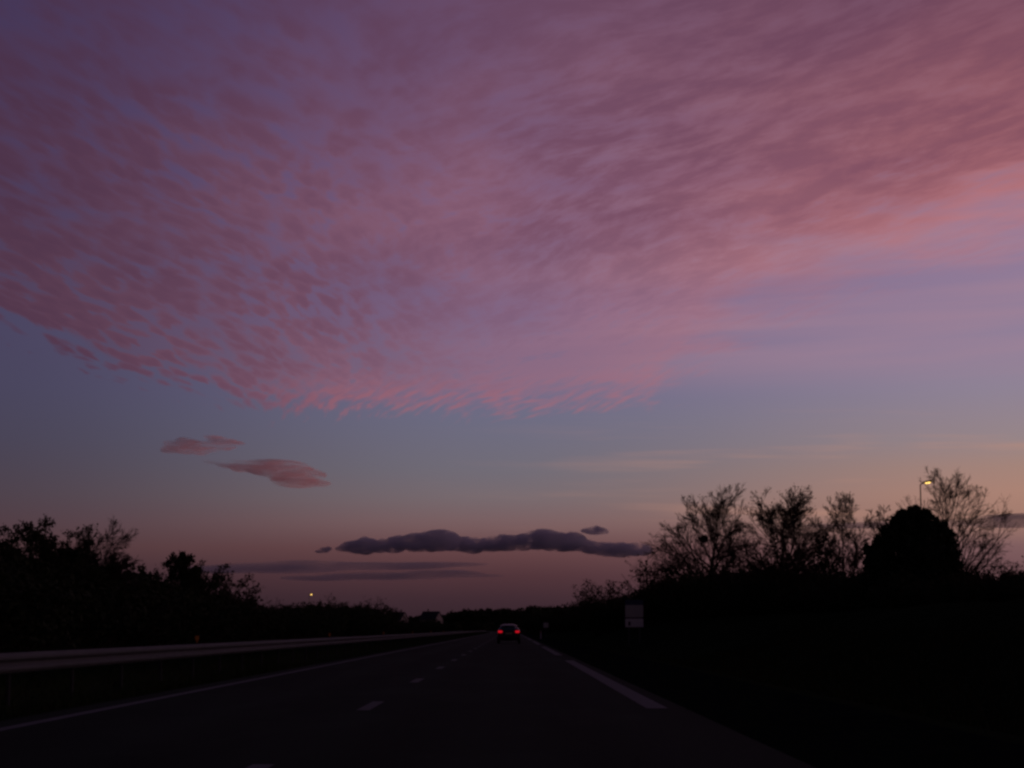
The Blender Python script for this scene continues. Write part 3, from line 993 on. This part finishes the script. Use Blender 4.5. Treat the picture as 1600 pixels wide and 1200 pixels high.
# ------------------------------------------------------------------ street lamps
def street_lamp(pxl, ply, d, label, heading, double=False):
    p = at(pxl, ply, d)
    z0 = bank(p.x, d)
    H = p.z - z0
    e = empty('street_lamp', (p.x, d, z0))
    MB().tube([(0, 0, -0.3), (0, 0, 0.9), (0, 0, 0.95), (0, 0, H)], [0.11, 0.11, 0.085, 0.045], 10).build('pole', M['pole'], e, smooth=True)
    MB().lathe((0, 0, 0), (0, 0, 1), [(0.0, 0.06), (0.18, 0.06), (0.2, 0.0), (0.2, -0.1)], 12).build('base_plate', M['pole'], e)
    hs = [heading] + ([heading + math.pi] if double else [])
    for hd in hs:
        ux, uy = math.sin(hd), math.cos(hd)
        arm = MB().tube([(0, 0, H - 0.02), (ux * .12, uy * .12, H + .05), (ux * .3, uy * .3, H + .09)], [0.04, 0.035, 0.03], 8).build('arm', M['pole'], e)
        hm = MB()
        prof = [(0.05, 0.10, 0.05), (0.15, 0.16, 0.07), (0.35, 0.19, 0.10), (0.62, 0.17, 0.10), (0.80, 0.11, 0.07), (0.86, 0.05, 0.03)]
        vs, fs = [], []
        n = 10
        for s_, w_, h_ in prof:
            for k_ in range(n):
                a_ = 2 * math.pi * k_ / n
                lx, lz = math.cos(a_) * w_ * 0.9, max(math.sin(a_), -0.35) * h_
                vs.append((ux * (s_ + .1) + uy * lx, uy * (s_ + .1) - ux * lx, H + 0.10 + s_ * 0.18 + lz))
        for i in range(len(prof) - 1):
            for k_ in range(n):
                j = (k_ + 1) % n
                fs.append((i * n + k_, i * n + j, (i + 1) * n + j, (i + 1) * n + k_))
        fs += [tuple(range(n)), tuple(range((len(prof) - 1) * n, len(prof) * n))]
        hd_o = hm.add(vs, fs).build('lamp_head', M['head'], e, smooth=True)
        lm = MB()
        vs, fs = [], []
        for r_, dz_ in ((1.0, 0.0), (0.8, -0.05), (0.45, -0.085), (0.0, -0.095)):
            for k_ in range(12):
                a_ = 2 * math.pi * k_ / 12
                s_, lx = 0.50 + math.cos(a_) * 0.26 * r_, math.sin(a_) * 0.145 * r_
                vs.append((ux * (s_ + .1) + uy * lx, uy * (s_ + .1) - ux * lx, H + 0.055 + s_ * 0.18 + dz_))
        for i in range(3):
            for k_ in range(12):
                j = (k_ + 1) % 12
                fs.append((i * 12 + k_, i * 12 + j, (i + 1) * 12 + j, (i + 1) * 12 + k_))
        lm.add(vs, fs).build('lens', M['sodium'], hd_o, smooth=True)
    tag(e, label, 'street lamp')
    return e


street_lamp(1438, 757, 136, 'lit yellow street lamp standing above the dark evergreen on the right', R(115))
street_lamp(483, 930, 370, 'tiny far street lamp, a yellow point of light above the left hedge', R(125))

# ------------------------------------------------------------------ road sign on the right verge
d = 118.0
p0, p1 = at(977, 980, d), at(1005, 937, d)
w, hh = p1.x - p0.x, p1.z - p0.z
cxs = (p0.x + p1.x) / 2
zg = bank(cxs, d)
sg = empty('road_sign', (cxs, d, zg))
zb = p0.z - zg
for s in (-1, 1):
    MB().box((s * w * 0.30, 0.07, (zb + hh) / 2 - 0.2), (0.08, 0.08, zb + hh + 0.1), 0.01).build('post', M['galv'], sg)
lowp = MB().box((0, 0, zb + hh * 0.155), (w, 0.03, hh * 0.31), 0.008).build('lower_panel', M['sign_lower'], sg)
MB().box((-w * 0.27, -0.018, zb + hh * 0.13), (w * 0.12, 0.006, hh * 0.14)).build('symbol', M['sign_mark'], lowp)
MB().box((0, 0, zb + hh * 0.335), (w * 0.97, 0.026, hh * 0.028)).build('divider', M['sign_mark'], sg)
MB().box((0, 0, zb + hh * 0.58), (w, 0.03, hh * 0.45), 0.008).build('upper_panel', M['sign_upper'], sg)
MB().box((0, 0, zb + hh * 0.90), (w, 0.03, hh * 0.18), 0.008).build('top_panel', M['sign_top'], sg)
tag(sg, 'pale two-panel road sign on posts on the right verge', 'road sign')

# a far marker post and a small sign at the end of the shoulder
p = at(845, 987, 205)
e = empty('marker_post', (p.x, 205, bank(p.x, 205)))
MB().box((0, 0, 0.42), (0.14, 0.10, 1.0), 0.03).build('post_body', M['white_post'], e)
MB().box((0, -0.055, 0.78), (0.10, 0.012, 0.2), 0.004).build('reflector', M['red_band'], e)
tag(e, 'tiny pinkish marker post beside the far shoulder, right of the car', 'marker post')
p = at(853, 977, 255)
zg = bank(p.x, 255)
e = empty('road_sign', (p.x, 255, zg))
MB().tube([(0, 0.05, -0.3), (0, 0.05, p.z - zg + 0.3)], 0.04, 8).build('post', M['galv'], e)
MB().box((0, 0, p.z - zg), (0.7, 0.03, 0.7), 0.01).build('panel', M['sign_upper'], e)
tag(e, 'small dim square sign far off, right of the car', 'road sign')

# ------------------------------------------------------------------ car ahead
D = 141.0
pc = at(795, 986, D)
car = empty('car', (pc.x, D, 0.0))
tag(car, 'car ahead in the right lane with both red tail lights lit', 'car')
# stations: y along the car (0 = rear), half widths and heights
ST = [  # y, bottom z, sill hw, belt hw, belt z, roof hw, roof z
    (0.00, 0.42, 0.70, 0.74, 0.93, 0.70, 0.95),
    (0.06, 0.30, 0.80, 0.82, 0.97, 0.74, 1.00),
    (0.30, 0.25, 0.86, 0.86, 1.00, 0.68, 1.16),
    (0.75, 0.22, 0.88, 0.87, 1.00, 0.60, 1.42),
    (1.20, 0.20, 0.88, 0.87, 0.98, 0.59, 1.48),
    (1.90, 0.20, 0.88, 0.87, 0.96, 0.59, 1.49),
    (2.50, 0.20, 0.88, 0.87, 0.95, 0.60, 1.44),
    (3.05, 0.20, 0.88, 0.86, 0.94, 0.66, 1.16),
    (3.35, 0.20, 0.88, 0.85, 0.92, 0.70, 0.98),
    (3.90, 0.22, 0.87, 0.82, 0.84, 0.66, 0.87),
    (4.25, 0.28, 0.80, 0.74, 0.72, 0.58, 0.75),
    (4.36, 0.40, 0.66, 0.62, 0.60, 0.50, 0.64)]
vs = []
for y, zb_, hs, hb, zbl, hr_, zr_ in ST:
    half = [(hs * 0.9, zb_), (hs, zb_ + 0.12), (hs * 1.01, (zb_ + zbl) * 0.52), (hb, zbl), (hr_ + (hb - hr_) * 0.45, zbl + (zr_ - zbl) * 0.55), (hr_, zr_ - 0.04 if zr_ > zbl + .1 else zr_), (hr_ * 0.55, zr_ + 0.012)]
    vs += [(x, y, z) for x, z in half] + [(-x, y, z) for x, z in half[::-1]]
n = 14
fs = []
for i in range(len(ST) - 1):
    for k_ in range(n):
        j = (k_ + 1) % n
        fs.append((i * n + k_, (i + 1) * n + k_, (i + 1) * n + j, i * n + j))
fs += [tuple(range(n)), tuple(range((len(ST) - 1) * n + n - 1, (len(ST) - 1) * n - 1, -1))]
body = MB().add(vs, fs).build('body', M['car_paint'], car, smooth=True)
sub = body.modifiers.new('smooth', 'SUBSURF'); sub.levels = 1; sub.render_levels = 2


def shell(rows, off=0.012):
    """A thin closed pane over a patch of points (rows of equal length)."""
    r, c = len(rows), len(rows[0])
    P = [Vector(p) for row in rows for p in row]
    ctr = Vector((0, 2.0, 0.7))
    Q = [p + (p - ctr).normalized() * off for p in P]
    m = MB()
    f = []
    N0 = r * c
    for i in range(r - 1):
        for j in range(c - 1):
            a, b_, c_, d_ = i * c + j, i * c + j + 1, (i + 1) * c + j + 1, (i + 1) * c + j
            f.append((a + N0, b_ + N0, c_ + N0, d_ + N0)); f.append((d_, c_, b_, a))
    for i in range(r - 1):
        for j0 in (0, c - 1):
            a, b_ = i * c + j0, (i + 1) * c + j0
            f.append((a, b_, b_ + N0, a + N0))
    for j in range(c - 1):
        for i0 in (0, r - 1):
            a, b_ = i0 * c + j, i0 * c + j + 1
            f.append((a, b_, b_ + N0, a + N0))
    return m.add(P + Q, f)


rw = [[(x * hw_, y, z) for x in (-1, -0.5, 0, 0.5, 1)] for y, z, hw_ in ((0.14, 1.02, 0.68), (0.34, 1.17, 0.63), (0.66, 1.36, 0.55))]
shell(rw, 0.02).build('rear_window', M['car_glass'], car, smooth=True)
ws = [[(x * hw_, y, z) for x in (-1, -0.5, 0, 0.5, 1)] for y, z, hw_ in ((3.28, 1.02, 0.68), (3.0, 1.18, 0.64), (2.62, 1.37, 0.57))]
shell(ws, 0.02).build('windscreen', M['car_glass'], car, smooth=True)
for s in (-1, 1):
    for (ya, yb) in ((0.85, 1.75), (1.85, 2.75)):
        sw = [[(s * 0.845, ya, 1.02), (s * 0.845, yb, 1.01)], [(s * 0.74, ya, 1.22), (s * 0.74, yb, 1.20)], [(s * 0.655, ya + .08, 1.36), (s * 0.665, yb - .12, 1.34)]]
        shell(sw, 0.02).build('side_window', M['car_glass'], car)
    MB().box((s * 0.66, 0.02, 0.90), (0.32, 0.10, 0.17), 0.03).build('tail_light', M['tail'], car)
    MB().box((s * 0.62, 4.26, 0.62), (0.28, 0.12, 0.12), 0.03).build('headlight', M['white_post'], car)
    MB().box((s * 0.98, 2.72, 1.0), (0.18, 0.10, 0.13), 0.03).build('mirror', M['plastic'], car)
    for yw in (0.80, 3.42):
        wh = MB().lathe((s * 0.80, yw, 0.31), (1, 0, 0), [(0.20, -0.09), (0.29, -0.10), (0.315, -0.07), (0.315, 0.07), (0.29, 0.10), (0.20, 0.09)], 22)
        wo = wh.build('wheel', M['rubber'], car, smooth=True)
        MB().lathe((s * 0.80, yw, 0.31), (1, 0, 0), [(0.0, s * 0.06), (0.06, s * 0.065), (0.15, s * 0.03), (0.205, s * 0.085), (0.205, -s * 0.085)], 22).build('rim', M['rim'], wo)
MB().box((0, -0.03, 0.47), (1.66, 0.16, 0.22), 0.05).build('rear_bumper', M['plastic'], car)
MB().box((0, -0.03, 0.76), (0.52, 0.02, 0.11), 0.005).build('number_plate', M['plate'], car)
MB().tube([(0.5, -0.07, 0.30), (0.5, 0.25, 0.30)], 0.03, 8).build('exhaust', M['rim'], car)

# ------------------------------------------------------------------ grass on the verges
rng = np.random.default_rng(4)
G = []
for x0, x1, n, y1 in ((5.4, 11.0, 26000, 70), (-8.9, -6.5, 12000, 60)):
    X = rng.uniform(x0, x1, n); Y = 6 + (y1 - 6) * rng.uniform(0, 1, n) ** 1.5
    Z = np.array([bank(a, b_) for a, b_ in zip(X, Y)])
    G.append(np.stack([X, Y, Z], 1))
G = np.concatenate(G)
n = len(G)
hgt = rng.uniform(0.06, 0.22, n); a_ = rng.uniform(0, 6.28, n)
sd = np.stack([np.cos(a_), np.sin(a_), np.zeros(n)], 1) * 0.012
tip = G + np.stack([rng.normal(size=n) * 0.06, rng.normal(size=n) * 0.06, hgt], 1)
Vg = np.stack([G - sd, G + sd, tip], 1).reshape(-1, 3)
grass = link('verge_grass', mesh_np('verge_grass', Vg, [np.arange(n * 3).reshape(-1, 3)]), M['grass'])
tag(grass, 'rough dark grass along both verges', 'grass', kind='stuff')

# ------------------------------------------------------------------ low clouds, real volumes far beyond the wood
def cloud_material(name, sigma, col, nscale, stretch, lo, hi, aniso_=0.0):
    m = bpy.data.materials.new(name)
    m.use_nodes = True
    t = m.node_tree
    t.nodes.clear()
    out = t.nodes.new('ShaderNodeOutputMaterial')
    pv = t.nodes.new('ShaderNodeVolumePrincipled')
    pv.inputs['Color'].default_value = tuple(col) + (1,)
    pv.inputs['Anisotropy'].default_value = aniso_
    S.tree = t
    tcn = t.nodes.new('ShaderNodeTexCoord')
    sp = t.nodes.new('ShaderNodeSeparateXYZ')
    t.links.new(tcn.outputs['Object'], sp.inputs[0])
    X, Y, Z = (S(sp.outputs[i]) for i in range(3))
    nz = noise(vec(X * (1.0 / stretch), Y * (1.0 / stretch), Z), nscale, 4.0, 0.62, 0.4)
    den = sstep(lo, hi, nz, 0.0, sigma)
    put(den, pv.inputs['Density'])
    t.links.new(pv.outputs[0], out.inputs['Volume'])
    m.cycles.volume_step_rate = 0.35
    return m


def cloud(name, lobes, d, m, label, voxel, thick, group=None, ref=None):
    """lobes: photo px, py, half width px, half height px; joined into one closed lumpy hull d metres away."""
    k = d / FPX
    c0 = at(ref[0], ref[1], d) if ref else at(lobes[0][0], lobes[0][1], d)
    mb = MB()
    rg = random.Random(len(lobes) * 7 + int(d))
    for (lx, ly, rx, ry) in lobes:
        p = at(lx, ly, d) - c0
        ryy = max(ry * k * thick, 6.0)
        p.y += rg.uniform(-0.35, 0.35) * ryy
        n1, n2 = 8, 14
        vs, fs = [], []
        for i in range(n1 + 1):
            a = math.pi * i / n1
            for j in range(n2):
                b_ = 2 * math.pi * j / n2
                vs.append((p.x + rx * k * math.sin(a) * math.cos(b_), p.y + ryy * math.sin(a) * math.sin(b_), p.z + ry * k * math.cos(a)))
        for i in range(n1):
            for j in range(n2):
                fs.append((i * n2 + j, (i + 1) * n2 + j, (i + 1) * n2 + (j + 1) % n2, i * n2 + (j + 1) % n2))
        mb.add(vs, fs)
    o = mb.build(name, m, None, c0)
    rm = o.modifiers.new('join', 'REMESH')
    rm.mode = 'VOXEL'
    rm.voxel_size = voxel
    dg = bpy.context.evaluated_depsgraph_get()
    me = bpy.data.meshes.new_from_object(o.evaluated_get(dg))
    o.modifiers.clear()
    o.data = me
    if not me.materials:
        me.materials.append(m)
    tag(o, label, 'cloud', group)
    return o


DC = 9000.0
top_pts = [(524, 857), (545, 847), (566, 839), (590, 844), (620, 838), (640, 834), (688, 829), (705, 838), (745, 841), (780, 836), (812, 838), (846, 826), (870, 834),
           (895, 832), (908, 842), (925, 849)]
bot_pts = [(524, 861), (570, 866), (600, 863), (650, 861), (720, 863), (760, 865), (800, 861), (840, 859), (925, 862)]
rg = random.Random(3)
lob = []
top_pts[-1:] = [(918, 843), (935, 848), (955, 849), (975, 847), (990, 847), (1012, 853), (1030, 860)]
bot_pts[-1:] = [(905, 862), (935, 867), (975, 870), (1030, 868)]
for i in range(170):
    x = rg.uniform(530, 1018)
    yt, yb = np.interp(x, *zip(*top_pts)), np.interp(x, *zip(*bot_pts))
    ry = rg.uniform(0.22, 0.46) * (yb - yt)
    y = rg.uniform(yt + ry, yb - ry)
    lob.append((x, y, ry * rg.uniform(1.4, 2.6), ry * 1.15))
for i in range(150):                                   # small heads along the upper edge
    x = rg.uniform(526, 1015)
    yt = np.interp(x, *zip(*top_pts))
    ry = rg.uniform(2.2, 6.0)
    lob.append((x, yt + ry + rg.uniform(-2.5, 4), ry * rg.uniform(0.9, 1.6), ry))
PURPLE = cloud_material('cloud_shadowed', 0.026, (0.96, 0.95, 0.985), 0.026, 1.6, 0.40, 0.62)
cloud('cloud', lob, DC, PURPLE, 'long dark purple cloud bank with a bumpy top low over the road', 5.0, 5.0, ref=(720, 860))
cloud('cloud', [(930, 830, 20, 6), (938, 830, 14, 4), (916, 829, 10, 4), (930, 826, 9, 4), (942, 832, 10, 3)], DC, PURPLE, 'small detached purple cloud at the upper right end of the long bank', 3.5, 8.0)
cloud('cloud', [(508, 860, 9, 4), (514, 857, 5, 3), (500, 862, 8, 2.5)], DC, PURPLE, 'tiny purple puff at the left tip of the long bank', 3.0, 10.0)
BAND = cloud_material('cloud_band', 0.0034, (0.96, 0.95, 0.985), 0.010, 6.0, 0.32, 0.68)
cloud('cloud', [(430, 887, 130, 8), (560, 885, 160, 6), (340, 890, 70, 6), (680, 882, 90, 4), (480, 880, 70, 4)], 12000.0, BAND, 'long flat dim cloud band below the purple bank', 12.0, 16.0)
cloud('cloud', [(600, 900, 110, 6), (690, 897, 70, 6), (500, 903, 70, 4), (740, 900, 50, 3)], 12000.0, BAND, 'lowest thin cloud streak above the far wood', 10.0, 18.0)
cloud('cloud', [(1440, 818, 130, 5), (1590, 814, 90, 9), (1690, 812, 110, 9), (1340, 821, 90, 4), (1545, 814, 40, 7)], 12000.0, BAND, 'flat purple cloud band behind the right-hand trees', 10.0, 16.0)
PINK = cloud_material('cloud_pink', 0.0046, (0.97, 0.95, 0.96), 0.012, 5.0, 0.42, 0.66, 0.25)


def wisps(spine, n, seed):
    """Thin overlapping streaks scattered along a spine of (px, py, half height)."""
    r_ = random.Random(seed)
    out = []
    xs_, ys_, hs_ = zip(*spine)
    for i in range(n):
        x = r_.uniform(xs_[0], xs_[-1])
        y, hh_ = np.interp(x, xs_, ys_), np.interp(x, xs_, hs_)
        ry = hh_ * r_.uniform(0.22, 0.55)
        out.append((x, y + r_.uniform(-1, 1) * (hh_ - ry), ry * r_.uniform(3.0, 7.0), ry))
    return out


cloud('cloud', wisps([(256, 702, 5), (285, 699, 10), (312, 695, 15), (340, 692, 12), (370, 690, 4)], 34, 4), 17000.0, PINK,
      'upper left of the two small pink clouds over the left trees', 12.0, 12.0)
cloud('cloud', wisps([(318, 721, 4), (360, 725, 6), (400, 733, 13), (436, 738, 19), (465, 746, 17), (495, 754, 11), (520, 761, 4)], 52, 9), 17000.0, PINK,
      'lower right of the two small pink clouds, the longer one', 12.0, 12.0)
